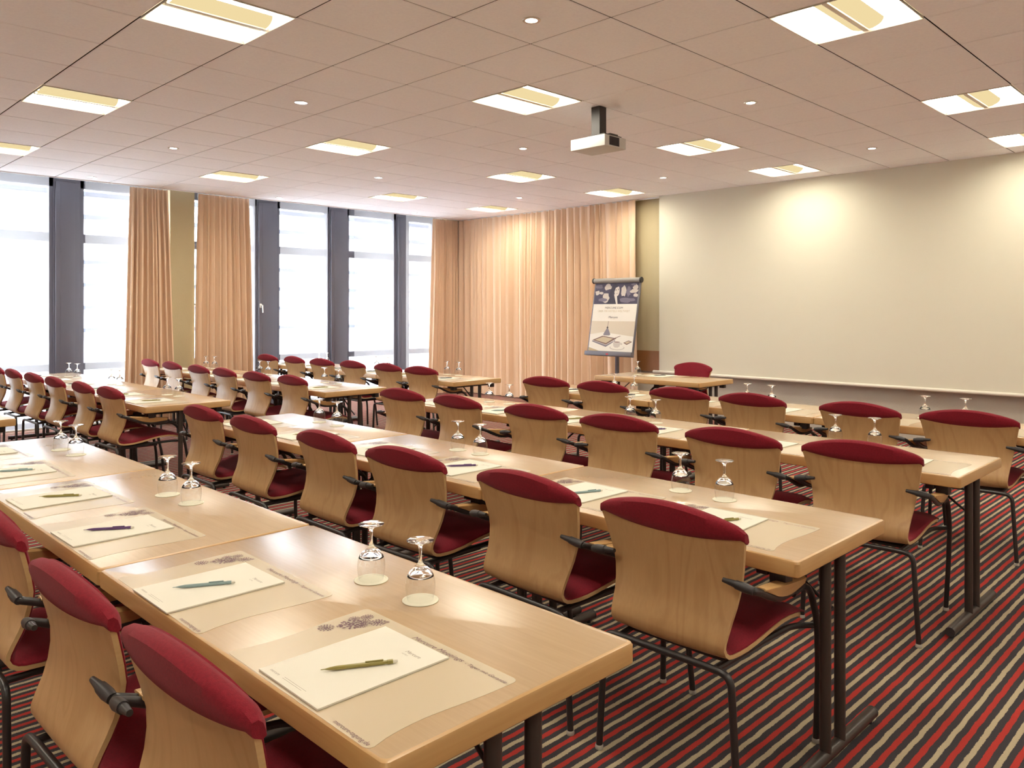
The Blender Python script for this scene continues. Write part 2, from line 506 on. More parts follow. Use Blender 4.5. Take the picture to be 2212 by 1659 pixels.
# ------------------------------------------------------------------ windows
def window(n, y0, y1, handle=False):
    w = empty(f'window_{n}', (XW, (y0 + y1) / 2, 0)); w['kind'] = 'structure'
    h = (y1 - y0) / 2
    f = MB()
    for s in (-1, 1): f.box(-.05, .03, s * h - (.045 if s > 0 else 0), s * h + (0 if s > 0 else .045), 0, 3.29)
    f.box(-.05, .03, -h, h, 0, .07); f.box(-.05, .03, -h, h, 3.10, 3.29)
    f.build('window_frame', M['frame'], w, 0)
    for z0, z1 in ((.71, .80), (2.385, 2.50)):
        MB().box(-.05, .03, -h + .045, h - .045, z0, z1, ch=.004).build('transom', M['frame'], w)
    for z0, z1 in ((.07, .71), (.80, 2.385), (2.50, 3.10)):
        MB().box(-.012, -.006, -h + .045, h - .045, z0, z1).build('pane', M['glass'], w, 0)
    if handle:
        hd = MB()
        hd.box(.075, .085, h + .03, h + .062, 1.535, 1.60, ch=.003)
        hd.tube(fillet([(.085, h + .046, 1.575), (.115, h + .046, 1.575), (.115, h + .062, 1.575), (.117, h + .066, 1.46)], .012), .0085, 8)
        hd.build('handle', M['steel'], w)
    return w
window(1, .12, 1.37); window(2, 1.69, 2.735); window(3, 3.075, 4.175, True)
window(4, 4.52, 5.455); window(5, 5.805, 6.825); window(6, 7.075, 7.72)
struct(MB().box(XW - .15, -6.43, 7.72, YS, 0, 3.29), 'wall_corner', M['wall'])
for k, (y0, y1) in enumerate(((1.37, 1.69), (4.175, 4.52), (5.455, 5.805), (6.825, 7.075))):
    m = MB()
    m.box(XW - .06, XW + .05, y0, y1, 0, 3.29)
    m.box(XW + .05, XW + .075, y0 + .02, y1 - .02, 0, 3.16, ch=.004)
    m.box(XW + .075, XW + .079, y0 + .075, y1 - .075, 0, 3.13, ch=.001)
    struct(m, f'trim_{k+2}', M['frame'], smooth=35)
# roller blinds
BX = -6.45
bl = [(.30, 1.241, 'leftmost white roller blind, cut by the left edge of the photo'),
      (1.656, 2.70, 'white roller blind left of the left peach curtain'),
      (3.12, 3.99, 'narrow strip of white roller blind right of the second curtain'),
      (4.40, 5.235, 'white roller blind right of the column with the window handle'),
      (5.74, 6.546, 'white roller blind second from the room corner'),
      (6.805, 7.66, 'white roller blind nearest the room corner, beside the corner curtain')]
for y0, y1, lab in bl:
    b = empty('roller_blind', (BX, (y0 + y1) / 2, 0)); h = (y1 - y0) / 2
    A = [[(0, -h, .04), (0, h, .04)], [(0, -h, 3.20), (0, h, 3.20)]]
    B = [[(.0012, -h, .04), (.0012, h, .04)], [(.0012, -h, 3.20), (.0012, h, 3.20)]]
    MB().grid(A).build('cloth', M['blind'], b, 0)
    MB().box(-.012, .012, -h, h, .012, .04, ch=.004).build('bottom_bar', M['rail'], b)
    MB().tube([(0.0, -h, 3.225), (0.0, h, 3.225)], .024, 12).build('roller', M['rail'], b)
    tag(b, lab, 'roller blind', 'roller blinds on the window wall')

# ------------------------------------------------------------------ curtains
def curtain(name, p0, p1, q0, q1, folds, amp, seed, lab, zt=3.135, zb=.012, th=.003):
    """p0-p1 is the run at the top, q0-q1 the run at the floor, in plan"""
    rng = random.Random(seed)
    p0, p1, q0, q1 = map(Vector, (p0, p1, q0, q1))
    n = folds * 14
    ph = [0.0]
    for k in range(folds): ph.append(ph[-1] + rng.uniform(.6, 1.4))
    tot = ph[-1]; ph = [x / tot for x in ph]
    am = [rng.uniform(.55, 1.15) for _ in range(folds + 1)]
    sk = [rng.uniform(-.35, .35) for _ in range(folds + 1)]
    rows = []
    dirv = (p1 - p0).normalized(); nor = Vector((-dirv.y, dirv.x))
    Z = [1, .985, .97, .94, .88, .78, .66, .54, .42, .30, .20, .12, .06, 0]
    for zz in Z:
        z = lerp(zb, zt, zz)
        a0 = q0.lerp(p0, zz); a1 = q1.lerp(p1, zz)
        row = []
        for i in range(n + 1):
            s = i / n
            # warped phase so that folds differ in width, drifting slowly with height
            k = 0
            while k < folds - 1 and s > ph[k + 1]: k += 1
            f = (s - ph[k]) / (ph[k + 1] - ph[k])
            w = am[k] * (1 - f) + am[k + 1] * f
            g = math.sin(2 * math.pi * (f + .06 * math.sin(2 * math.pi * f + sk[k] * 6)))
            g = math.copysign(abs(g) ** .75, g)
            fade = .40 + .60 * min(1, (1 - zz) / .25) if zz > .75 else 1
            off = amp * w * g * fade + .008 * math.sin(9 * s + 4 * zz + seed)
            lat = amp * .38 * w * math.sin(4 * math.pi * f) + .010 * (1 - zz) * math.sin(7 * s * folds / 6 + seed)
            p = a0.lerp(a1, s) + nor * off + dirv * lat
            row.append((p.x, p.y, z))
        rows.append(row)
    nb = [[(p[0] - nor.x * th, p[1] - nor.y * th, p[2]) for p in r] for r in rows]
    o = MB().slab(rows, nb).build(name, M['curtain'], None, 60)
    return tag(o, lab, 'curtain', 'peach curtains')
curtain('curtain', (-6.36, 2.18), (-6.36, 2.66), (-6.36, 2.10), (-6.36, 2.76), 9, .055, 3, 'peach curtain left of the ochre pillar')
curtain('curtain', (-6.36, 3.09), (-6.36, 3.84), (-6.36, 3.04), (-6.36, 3.92), 10, .055, 5, 'peach curtain right of the ochre pillar')
curtain('curtain', (-6.36, 7.34), (-6.36, 7.93), (-6.36, 7.24), (-6.36, 7.93), 9, .050, 8, 'narrow peach curtain in the room corner by the last window')
curtain('curtain', (-6.42, 7.945), (-2.37, 7.945), (-6.42, 7.945), (-2.33, 7.945), 29, .056, 12, 'long peach curtain hanging along the wall behind the flip chart')
rail = MB().box(-6.28, -2.34, 7.94, 7.975, CZ - .016, CZ - .001, ch=.003)
tag(rail.build('curtain_rail', M['rail']), 'white ceiling rail of the long curtain behind the flip chart', 'curtain rail')

# ------------------------------------------------------------------ projection screen
s = empty('projection_screen', (.63, 7.90, 0))
A = [[(-2.56, 0, .625), (2.70, 0, .625)], [(-2.56, 0, 3.16), (2.70, 0, 3.16)]]
B = [[(x, .003, z) for x, _, z in r] for r in A]
MB().slab(A, B).build('cloth', M['screen'], s, 0)
b = MB().tube([(-2.66, .0, .610), (2.80, .0, .610)], .020, 14); b.build('bottom_bar', M['white_metal'], s)
tag(s, 'huge cream projection screen hanging on the front wall', 'projection screen')

# ------------------------------------------------------------------ projector
p = empty('projector', (.52, 3.45, 2.812))
bd = MB().box(-.18, .18, -.14, .14, 0, .092, ch=.006)
bd.box(.05, .16, .06, .13, .092, .098)
bd.build('casing', M['proj_body'], p)
g = MB()
for k in range(9): g.box(.180, .1835, -.075 + k * .0135, -.068 + k * .0135, .016, .080)
g.box(.1795, .1805, -.082, .048, .012, .084)
g.build('vent_grille', M['proj_dark'], p, 0)
MB().lathe([(.032, 0), (.032, .03), (.024, .03), (.020, .018)], 20).build('lens', M['proj_dark'], p).matrix_local = Matrix.Translation((-.08, .135, .046)) @ Matrix.Rotation(R(-90), 4, 'X')
pl = MB().box(.03, .115, -.125, -.04, .098, CZ - 2.812 - .002)
pl.build('mounting_pole', M['plastic'], p, 0)
br = MB().box(.0, .17, -.13, .09, .0925, .100); br.box(.14, .165, -.05, .05, .100, .112)
br.build('bracket', M['plastic'], p, 0)
tag(p, 'grey video projector hanging from the ceiling on a black pole', 'projector')

# ------------------------------------------------------------------ tables
TH = .74
def make_table(L=1.40, D=.70):
    root = empty('folding_table')
    hx, hy = L / 2 - .001, D / 2
    top = MB()
    levels = [(.010, TH - .052), (.003, TH - .0505), (.0, TH - .047), (.0, TH - .0085), (.0028, TH - .0026), (.009, TH)]
    rings = []
    n = 6
    for ins, z in levels:
        rings.append([(x, y, z) for x, y in rrect(-hx + ins, hx - ins, -hy + ins, hy - ins, .015, n)])
    k = len(rings[0])
    vs = [p for r in rings for p in r]; fs, fm = [], []
    for i in range(len(rings) - 1):
        for j in range(k):
            q = [i*k+j, i*k+(j+1) % k, (i+1)*k+(j+1) % k, (i+1)*k+j]
            nx = abs(rings[i][j][0] + rings[i][(j+1) % k][0]) / 2 > hx - .02
            fs.append(q); fm.append(2 if nx else 1)
    fs.append(list(range(k))[::-1]); fm.append(0)
    fs.append([(len(rings)-1)*k + j for j in range(k)]); fm.append(0)
    b0 = len(top.m)
    top.add(vs, fs, 0); top.m[b0:] = fm
    top.build('tabletop', [M['laminate'], M['edge'], M['edge_y']], root, 28, fix=True)
    for s in (-1, 1):
        x = s * (hx - .045)
        for dy in (-.0575, .0575):
            MB().tube([(x, dy, .035), (x, dy, TH - .0525)], .0185, 14).build('leg', M['dark_metal'], root)
        ft = MB().tube([(x, -.34, .030), (x, .34, .030)], .021, 14)
        ft.tube([(x, -.345, .030), (x, -.338, .030)], .0215, 14, 1); ft.tube([(x, .338, .030), (x, .345, .030)], .0215, 14, 1)
        for dy in (-.31, .31): ft.tube([(x, dy, .001), (x, dy, .016)], .012, 10, 1)
        ft.build('foot', [M['dark_metal'], M['plastic']], root)
        xb = x - s * .10
        MB().box(xb - .02, xb + .02, -hy + .05, hy - .05, TH - .080, TH - .0525, ch=.004).build('crossbar', M['plastic'], root)
        for dy in (-1, 1):
            yc = dy * (hy - .075)
            MB().box(x - .075, x - .02, yc - .025, yc + .025, TH - .098, TH - .0525, ch=.004).build('corner_block', M['plastic'], root) if s > 0 else MB().box(x + .02, x + .075, yc - .025, yc + .025, TH - .098, TH - .0525, ch=.004).build('corner_block', M['plastic'], root)
        MB().tube(fillet([(x, .0, .50), (x - s * .05, .0, .53), (x - s * .24, 0.0, TH - .06), (x - s * .30, 0.0, TH - .057)], .03), .006, 8).build('brace', M['black'], root)
    return root
tp = make_table(); trec = record(tp)
RX, LX = 3.552, -1.735      # right ends of the two blocks of rows
ROWY = {'R1': -.892, 'R2': .610, 'R3': 2.282, 'R4': 3.790, 'L1': -.905, 'L2': .672, 'L3': 2.268, 'L4': 3.790}
ROWN = {'R1': 'first row of the right block', 'R2': 'second row of the right block', 'R3': 'third row of the right block', 'R4': 'fourth row of the right block',
        'L1': 'first row of the window block', 'L2': 'second row of the window block', 'L3': 'third row of the window block', 'L4': 'fourth row of the window block'}
ROWX = {'R1': RX, 'R2': RX + .012, 'R3': RX - .012, 'R4': RX + .03, 'L1': LX + .01, 'L2': LX - .01, 'L3': LX, 'L4': LX + .05}
POS = ['right', 'middle', 'left']
used_t = False
for rw in ROWY:
    for k in range(3):
        if rw == 'L1' and k > 0: continue
        o = dup(trec) if used_t else tp
        used_t = True
        o.location = (ROWX[rw] - .70 - 1.40 * k, ROWY[rw] + .35, 0)
        lab = f'beech folding table, {POS[k]} one in the {ROWN[rw]}'
        if rw == 'L1': lab = 'beech folding table whose right end shows at the left edge'
        tag(o, lab, 'table', 'folding tables in rows')
o = dup(trec); o.location = (-.495, 5.86, 0)
tag(o, 'beech folding table standing alone before the screen', 'table', 'folding tables in rows')

# ------------------------------------------------------------------ chair
PROF = [(-.286, .838), (-.276, .800), (-.267, .760), (-.257, .715), (-.249, .67), (-.246, .63), (-.248, .59), (-.256, .55), (-.268, .512), (-.2745, .485), (-.273, .465), (-.262, .446), (-.243, .433), (-.218, .4275), (-.18, .427), (-.14, .4295), (-.09, .437), (-.04, .447), (.01, .457), (.06, .465), (.11, .4665), (.16, .461), (.205, .4505), (.235, .440), (.252, .432)]
HW = [(0, .270), (.12, .252), (.22, .234), (.32, .218), (.40, .212), (.48, .212), (.60, .222), (.75, .232), (.86, .238), (.93, .236), (1, .225)]
def prof_arc():
    P = [Vector((0, a, b)) for a, b in PROF]
    d = [0]
    for a, b in zip(P, P[1:]): d.append(d[-1] + (b - a).length)
    return [x / d[-1] for x in d]
ARC = prof_arc()
NOR = []
for i in range(len(PROF)):
    a = PROF[max(i-1, 0)]; b = PROF[min(i+1, len(PROF)-1)]
    t = Vector((b[0] - a[0], b[1] - a[1])).normalized()
    NOR.append(Vector((-t.y, t.x)))       # towards the sitter
def ztop(x): return .885 - .050 * (abs(x) / .27) ** 2.0 - .006 * max(0, (abs(x) - .232) / .038) ** 2
def shell_pt(i, c, t, dw=0.0):
    """point of row i of the profile, c in -1..1 across, t along the normal"""
    s = ARC[i]; w = interp(HW, s) - dw
    x = c * w
    y, z = PROF[i]
    if z > .60:
        z = .60 + (z - .60) * (ztop(x) - .012 - .60) / (.838 - .60)
    k = max(0, min(1, (z - .46) / .2))
    y += k * .030 * c * c
    if k < 1: z += (1 - k) * .006 * c * c
    n = NOR[i]
    return (x, y + n.x * t, z + n.y * t)
CS = [-1, -.985, -.93, -.8, -.6, -.4, -.2, 0, .2, .4, .6, .8, .93, .985, 1]
def make_chair():
    root = empty('conference_chair')
    n = len(PROF)
    # plywood shell
    A = [[shell_pt(i, c, 0) for c in CS] for i in range(n)]
    B = [[shell_pt(i, c, .0125) for c in CS] for i in range(n)]
    # rounded front corners
    for G in (A, B):
        for i in range(n - 3, n):
            f = (i - (n - 4)) / 3
            for j, c in enumerate(CS):
                p = G[i][j]; G[i][j] = (p[0] * (1 - .05 * f * abs(c) ** 6), p[1] - .03 * f * abs(c) ** 8, p[2])
    sh = MB().slab(A, B)
    h, w = n, len(CS); nf = (h - 1) * (w - 1) * 2
    for q in range(nf, len(sh.m)): sh.m[q] = 1
    sh.build('shell', [M['ply'], M['ply_edge']], root, 50)
    # upholstery on the sitter's side
    lo, hi = [], []
    for i in range(n - 1):
        e = min(1, (n - 2 - i) / 2.0) if i > n - 5 else 1
        lo.append([shell_pt(i, c, .0128, .003) for c in CS])
        hi.append([shell_pt(i, c, .0128 + .022 * (1 - abs(c) ** 8) * (.30 + .70 * e) + .004, .003) for c in CS])
    MB().slab(lo, hi).build('upholstery', M['red'], root, 60)
    # fabric cap folded over the top of the back, lens shaped behind
    cols = 37
    loops = []
    for q in range(cols):
        c = -1 + 2 * q / (cols - 1)
        x = c * .2715
        e = max(0, (abs(c) - .86) / .14)
        zt = ztop(x)
        zl = .790 + .024 * (abs(c)) ** 2.2
        zl = min(zl, zt - .022)
        def yb(z):    # rear face of the shell at that height
            zz = .60 + (z - .60) * (.838 - .60) / (ztop(x) - .012 - .60)
            zz = min(zz, .838)
            return interp([(b, a) for a, b in PROF[::-1] if b >= .5], zz) + .030 * c * c * max(0, min(1, (z - .46) / .2))
        bulge = .013 * (1 - abs(c) ** 4 * .6) * (1 - .6 * e)
        L = [(yb(zl) + .001, zl - .001)]
        for f in (.15, .4, .7): z = lerp(zl, zt - .01, f); L.append((yb(z) - bulge * min(1, f * 4 + .35), z))
        ytop = yb(zt - .01)
        g = 1 - .40 * e * e
        L += [(ytop - bulge * .8, zt - .006), (ytop + .000, zt + .003), (ytop + .018 * g, zt + .005), (ytop + .033 * g, zt - .003), (ytop + .041 * g, zt - .018), (ytop + .043 * g, zt - .045 + .020 * e * e), (ytop + .030 * g, zt - .052 + .022 * e * e), (ytop + .013, zt - .045 + .018 * e * e)]
        zz = [p for p in L]
        loops.append([(x, a, b) for a, b in zz])
    cp = MB(); m = len(loops[0])
    vs = [p for l in loops for p in l]
    fs = [[i*m+j, i*m+(j+1) % m, (i+1)*m+(j+1) % m, (i+1)*m+j] for i in range(cols-1) for j in range(m)]
    fs += [list(range(m))[::-1], [(cols-1)*m + j for j in range(m)]]
    cp.add(vs, fs); cp.build('back_cap', M['red'], root, 50)
    # frame
    r = .0115
    for s in (-1, 1):
        lg = MB().tube(fillet([(s * .260, -.277, .012), (s * .236, -.275, .408), (s * .150, -.273, .410)], .062, 7), r, 12)
        lg = lg.build('leg', M['black'], root)
        MB().lathe([(.0135, .001), (.0145, .006), (.0135, .014), (.012, .016)], 14, 0, (s * .260, -.277, 0)).build('glide', M['glide'], lg)
        fl = MB().tube(fillet([(s * .246, .285, .012), (s * .262, .268, .26), (s * .274, .232, .44), (s * .280, .165, .565), (s * .283, .105, .598), (s * .283, .03, .588)], .05, 6), r, 12)
        fl = fl.build('leg', M['black'], root)
        MB().lathe([(.0135, .001), (.0145, .006), (.0135, .014), (.012, .016)], 14, 0, (s * .246, .285, 0)).build('glide', M['glide'], fl)
        # arm: flat bar curving below a wooden pad, plastic sleeve and tip reaching round behind the back
        ar = MB().tube(fillet([(s * .283, .105, .604), (s * .288, .02, .599), (s * .293, -.08, .603), (s * .298, -.16, .632), (s * .302, -.222, .660), (s * .300, -.256, .672), (s * .280, -.260, .675)], .035, 6), .0115, 12, 0, .8)
        ar = ar.build('armrest', M['black'], root)
        sl = MB().tube([(s * .301, -.258, .672), (s * .278, -.260, .6755), (s * .246, -.262, .680)], [.0125, .0150, .0135], 12)
        sl.tube([(s * .246, -.262, .680), (s * .242, -.2623, .6806)], .0115, 12)
        sl.tube([(s * .242, -.2623, .6806), (s * .204, -.265, .685)], [.0110, .0070], 12)
        sl.build('arm_sleeve', M['plastic'], ar)
        P = []
        pad = MB()
        T_, Bt = [], []
        for k in range(11):
            f = k / 10
            y = lerp(-.205, .085, f)
            zt_ = lerp(.668, .634, f)
            zb_ = min(zt_ - .0065, interp([(-.21, .662), (-.16, .642), (-.12, .624), (-.08, .613), (-.04, .608), (0, .608), (.09, .613)], y))
            hw = .024 * (.55 + .45 * math.sin(math.pi * min(1, max(0, f * .8 + .1))))
            xp = s * lerp(.296, .287, f)
            T_.append([(xp - hw, y, zt_ - .003), (xp - hw * .7, y, zt_), (xp + hw * .7, y, zt_), (xp + hw, y, zt_ - .003)])
            Bt.append([(xp - hw, y, zt_ - .006), (xp - hw * .7, y, zb_), (xp + hw * .7, y, zb_), (xp + hw, y, zt_ - .006)])
        pad.slab(T_, Bt); pad.build('arm_pad', M['arm_wood'], ar, 40)
        MB().box(s * .283 - .014, s * .283 + .014, .03, .095, .598, .634, ch=.004).build('arm_bracket', M['plastic'], ar)
        MB().tube(fillet([(s * .180, -.273, .407), (s * .185, -.20, .4105), (s * .200, .0, .424), (s * .215, .16, .430), (s * .266, .238, .425)], .05, 5), .0105, 10).build('seat_rail', M['black'], root)
    MB().tube([(-.152, -.273, .410), (.152, -.273, .410)], r, 12).build('rear_crossbar', M['black'], root)
    MB().box(-.19, .19, -.19, .05, .400, .4115, ch=.003).build('seat_plate', M['plastic'], root)
    return root
ch = make_chair(); crec = record(ch)
CHAIRS = {
 'R1': [(3.165, -1.08, 1.5), (2.545, -1.095, 1.5), (1.755, -1.075, 0)],
 'R2': [(3.192, .465, 0), (2.545, .472, -2), (1.79, .474, 2), (1.125, .482, -1), (.33, .492, -1), (-.38, .51, 0)],
 'R3': [(3.165, 2.085, 4), (2.53, 2.03, 1), (1.785, 2.04, 3), (1.10, 2.06, 1), (.31, 2.075, -3), (-.36, 2.09, 1)],
 'R4': [(3.185, 3.70, 3), (2.54, 3.67, -3), (1.755, 3.69, -2), (1.13, 3.69, 1), (.36, 3.69, 1), (-.31, 3.70, 3)],
 'L2': [(-2.125, .525, 1), (-2.755, .51, -1), (-3.51, .50, 0), (-4.165, .49, 1), (-4.88, .48, 0), (-5.58, .48, 0)],
 'L3': [(-2.120, 2.135, -1), (-2.755, 2.10, 0), (-3.48, 2.105, -1), (-4.13, 2.11, -1), (-4.92, 2.13, -1), (-5.62, 2.14, -1)],
 'L4': [(-2.19, 3.735, 2), (-2.835, 3.76, -2), (-3.56, 3.765, -1), (-4.20, 3.73, 1), (-4.885, 3.73, -2), (-5.59, 3.72, 0)]}
SEAT = ['rightmost', 'second from right', 'third from right', 'fourth from right', 'fifth from right', 'sixth from right']
used = False
def place(rec, proto, flag, loc, rz, lab, cat, group):
    o = dup(rec) if flag else proto
    o.location = loc; o.rotation_euler = (0, 0, rz)
    return tag(o, lab, cat, group)
for rw, L in CHAIRS.items():
    for k, (x, y, a) in enumerate(L):
        rz = R(a)
        # the measured point is the rear edge of the back, .262 behind the chair's centre
        loc = (x - .262 * math.sin(rz), y + .262 * math.cos(rz), 0)
        place(crec, ch, used, loc, rz, f'beech armchair with red upholstery, {SEAT[k]} in the {ROWN[rw]}', 'chair', f'chairs in the {ROWN[rw]}')
        used = True
rz = R(180 - 7)
place(crec, ch, True, (-.40 + .262 * math.sin(R(-7)), 6.36 - .262 + .01, 0), rz, 'red armchair facing the room behind the lone table before the screen', 'chair', 'presenter chair')

# ------------------------------------------------------------------ things on the tables
def make_mat():
    mb = MB()
    hx, y0, y1, r = .272, -.183, .183, .014
    right = []
    for k in range(17):
        t = k / 16
        right.append((hx - .012 * math.sin(math.pi * t) ** 1.0 - .006 * math.sin(2 * math.pi * t), lerp(y0, y1, t)))
    def rc(p, a0, a1):
        return [(p[0] + r * math.cos(R(a)), p[1] + r * math.sin(R(a))) for a in (a0, (a0*2 + a1) / 3, (a0 + a1*2) / 3, a1)]
    poly = rc((right[0][0] - r, y0 + r), -90, 0) + right[2:-2] + rc((right[-1][0] - r, y1 - r), 0, 90)
    left = [(-x, y) for x, y in right]
    poly += rc((left[-1][0] + r, y1 - r), 90, 180) + left[2:-2][::-1] + rc((left[0][0] + r, y0 + r), 180, 270)
    np_ = len(poly)
    mb.add([(x, y, .0013) for x, y in poly] + [(x, y, .0003) for x, y in poly], [list(range(np_))] + [[q, np_ + q, np_ + (q + 1) % np_, (q + 1) % np_] for q in range(np_)], 0)
    z = .0016
    vs, fs = text_mesh('Mercure Meetings', .0195, .32, 0)
    w = max(v.x for v in vs)
    k = .176 / w
    mb.merge(vs, fs, 1, Matrix.Translation((-.048, .153, z)) @ Matrix.Diagonal((k, 1, 1, 1)))
    vs, fs = text_mesh('- Tagen mit Garantie', .0140, .32, 0)
    k = .128 / max(v.x for v in vs)
    mb.merge(vs, fs, 1, Matrix.Translation((.136, .152, z)) @ Matrix.Diagonal((k, 1, 1, 1)))
    vs, fs = text_mesh('mercure-tagung.de', .0155, 0, 0)
    k = .112 / max(v.x for v in vs)
    mb.merge(vs, fs, 1, Matrix.Translation((.150, -.177, z)) @ Matrix.Diagonal((k, 1, 1, 1)))
    # damask ornament: rosettes of small leaves, rising along the upper left corner
    rng = random.Random(4)
    def leaf(x, y, a, l, w_):
        c, s_ = math.cos(a), math.sin(a)
        pts = [(-l/2, 0), (-l*.15, w_/2), (l*.25, w_*.45), (l/2, 0), (l*.25, -w_*.35), (-l*.15, -w_/2)]
        mb.flat([(x + c*p - s_*q, y + s_*p + c*q) for p, q in pts], z, 1)
    for cx, cy, rad in ((-.236, .043, .017), (-.222, .072, .011), (-.212, .098, .025), (-.200, .128, .014), (-.236, .122, .012), (-.222, .150, .014), (-.188, .112, .012), (-.176, .150, .017), (-.162, .168, .007)):
        for ring, cnt in ((.22, 5), (.58, 9), (1.0, 14)):
            if rad < .012 and ring > .9: continue
            for q in range(cnt):
                a = 2 * math.pi * (q + rng.random() * .4) / cnt
                leaf(cx + rad * ring * math.cos(a), cy + rad * ring * math.sin(a), a + rng.uniform(-.6, .6) + 1.2 * (ring < .5), rad * .46, rad * .25)
    o = mb.build('placemat', [M['vinyl'], M['ink']], None, 0, fix=True)
    return o
def make_pad():
    mb = MB().box(-.117, .117, -.160, .160, 0, .0036, 0)
    z = .0038
    vs, fs = text_mesh('Mercure', .0145, .3, 0)
    mb.merge(vs, fs, 1, Matrix.Translation((.028, .108, z)))
    vs, fs = text_mesh('HOTELS', .0055, 0, 0)
    mb.merge(vs, fs, 1, Matrix.Translation((.030, .098, z)))
    vs, fs = text_mesh('mercure', .0105, .2, 0)
    mb.merge(vs, fs, 1, Matrix.Translation((-.098, -.146, z)))
    for k, l in enumerate((.085, .075)):
        mb.box(-.045, -.045 + l, -.140 - k * .005, -.1395 - k * .005, .0036, .0038, 1)
    return mb.build('notepad', [M['paper'], M['ink_pale']], None, 0)
def make_pen(m):
    pr = [(.0008, 0), (.0010, .008), (.0030, .018), (.0044, .030), (.0046, .034), (.0046, .130), (.0040, .132), (.0040, .137), (.0047, .138), (.0047, .149)]
    Mx = Matrix.Translation((-.079, 0, 0.0049)) @ Matrix.Rotation(R(90), 4, 'Y')
    t = MB().lathe(pr, 8)
    b = MB(); b.add([Mx @ Vector(v) for v in t.v], t.f)
    o = b.build('pen', m, None, 30)
    c = MB().box(.012, .050, -.0016, .0016, .0098, .0116, ch=.0006); c.box(.046, .050, -.0016, .0016, .0085, .0105)
    c.build('clip', m, o, 0)
    t = MB().lathe([(.0034, .149), (.0036, .157), (.0028, .159)], 10)
    e = MB(); e.add([Mx @ Vector(v) for v in t.v], t.f); e.build('eraser', M['paper'], o)
    return o
def make_glass():
    """wine glass standing upside down on its rim"""
    mb = MB()
    n = 36
    def ring(pr, m):
        vs, fs = [], []
        for r_, z_ in pr:
            for k in range(n):
                a = 2 * math.pi * k / n; vs.append((r_ * math.cos(a), r_ * math.sin(a), z_))
        for i in range(len(pr) - 1):
            for k in range(n): fs.append([i*n+k, i*n+(k+1) % n, (i+1)*n+(k+1) % n, (i+1)*n+k])
        mb.add(vs, fs, m)
    out = [(.0335, 0), (.0350, .006), (.0370, .016), (.0387, .030), (.0390, .041), (.0378, .052), (.0350, .062)]
    ring(out, 0)                                              # outer face of the wall
    ring([(r_ - .0011, z_) for r_, z_ in out[::-1]] + [(.0335, 0)], 2)   # inner face and rim
    # thick base of the bowl, stem and foot: one solid piece
    base = [(.0339, .062), (.0350, .062), (.0318, .0695), (.0262, .0775), (.0180, .0850), (.0105, .0905), (.0062, .0970), (.0044, .1045), (.0040, .116), (.0044, .130), (.0062, .140), (.012, .1462), (.022, .1495), (.032, .1520), (.0358, .1538), (.0358, .1550), (.030, .1556), (.001, .1566)]
    inner = [(.001, .0815), (.010, .0800), (.018, .0762), (.0245, .0715), (.0298, .0665), (.0339, .062)]
    mb2 = MB().lathe(inner + base[1:], n)
    mb.add(mb2.v, mb2.f, 1)
    return mb.build('wine_glass', [M['bowl'], M['stem'], M['clear']], None, 60, fix=False)
def make_coaster():
    return MB().lathe([(.0465, 0), (.0475, .0008), (.0475, .0016), (.0465, .0022), (.0415, .0022), (.0410, .0017), (.0005, .0017)], 36).build('coaster', M['card'], None, 30)

mat0, pad0, gl0, co0 = make_mat(), make_pad(), make_glass(), make_coaster()
pens = {k: make_pen(m) for k, m in PEN.items()}
mrec, prec, grec, cor = record(mat0), record(pad0), record(gl0), record(co0)
penrec = {k: record(o) for k, o in pens.items()}
flags = {}
def put(key, rec, loc, rz, lab, cat, group):
    o = dup(rec) if flags.get(key) else rec[0]
    flags[key] = True
    o.location = loc; o.rotation_euler = (0, 0, rz)
    return tag(o, lab, cat, group)
PENS = {'R1': 'olive teal purple olive teal purple'.split(), 'R2': 'olive teal purple dark olive dark'.split(), 'R3': 'purple olive purple olive teal dark'.split(),
        'R4': 'olive purple dark teal dark dark'.split(), 'L2': 'olive olive teal dark olive dark'.split(), 'L3': 'olive dark teal olive dark teal'.split(), 'L4': 'dark olive dark teal olive dark'.split()}
PENW = {'olive': 'olive', 'teal': 'teal', 'purple': 'purple', 'dark': 'dark'}
MX = {'R1': [3.225, 2.540, 1.765, 1.110, .40, -.28], 'R2': [3.182, 2.545, 1.80, 1.12, .40, -.30]}
rng = random.Random(21)
for rw in ('R1', 'R2', 'R3', 'R4', 'L2', 'L3', 'L4'):
    for k in range(6):
        x = MX[rw][k] if rw in MX else ROWX[rw] - .352 - .70 * k + rng.uniform(-.03, .03)
        y = ROWY[rw] + .192 + (rng.uniform(0, .02) if rw != 'R1' else 0)
        if rw == 'R2': y += .03
        a = rng.uniform(-1, 1)
        w = f'{SEAT[k]} in the {ROWN[rw]}'
        put('mat', mrec, (x, y, TH), R(a), f'frosted printed placemat, {w}', 'placemat', f'placemats in the {ROWN[rw]}')
        px, py = x - .018 + rng.uniform(-.012, .012), y - .012 + rng.uniform(-.008, .008)
        if rw == 'R1' and k == 0: px, py = 3.205, -.716
        if rw == 'R1' and k == 1: px, py = 2.522, -.727
        put('pad', prec, (px, py, TH + .002), R(a + rng.uniform(-1.5, 1.5)), f'cream notepad on the placemat, {w}', 'notepad', f'notepads in the {ROWN[rw]}')
        pc = PENS[rw][k]
        pa = 60.5 if (rw, k) == ('R1', 0) else rng.uniform(54, 68)
        ox, oy = (.025, -.007) if (rw, k) == ('R1', 0) else (rng.uniform(-.01, .025), rng.uniform(-.015, .02))
        put('pen' + pc, penrec[pc], (px + ox, py + oy, TH + .0058), R(pa), f'{PENW[pc]} pen on the notepad, {w}', 'pen', f'pens in the {ROWN[rw]}')
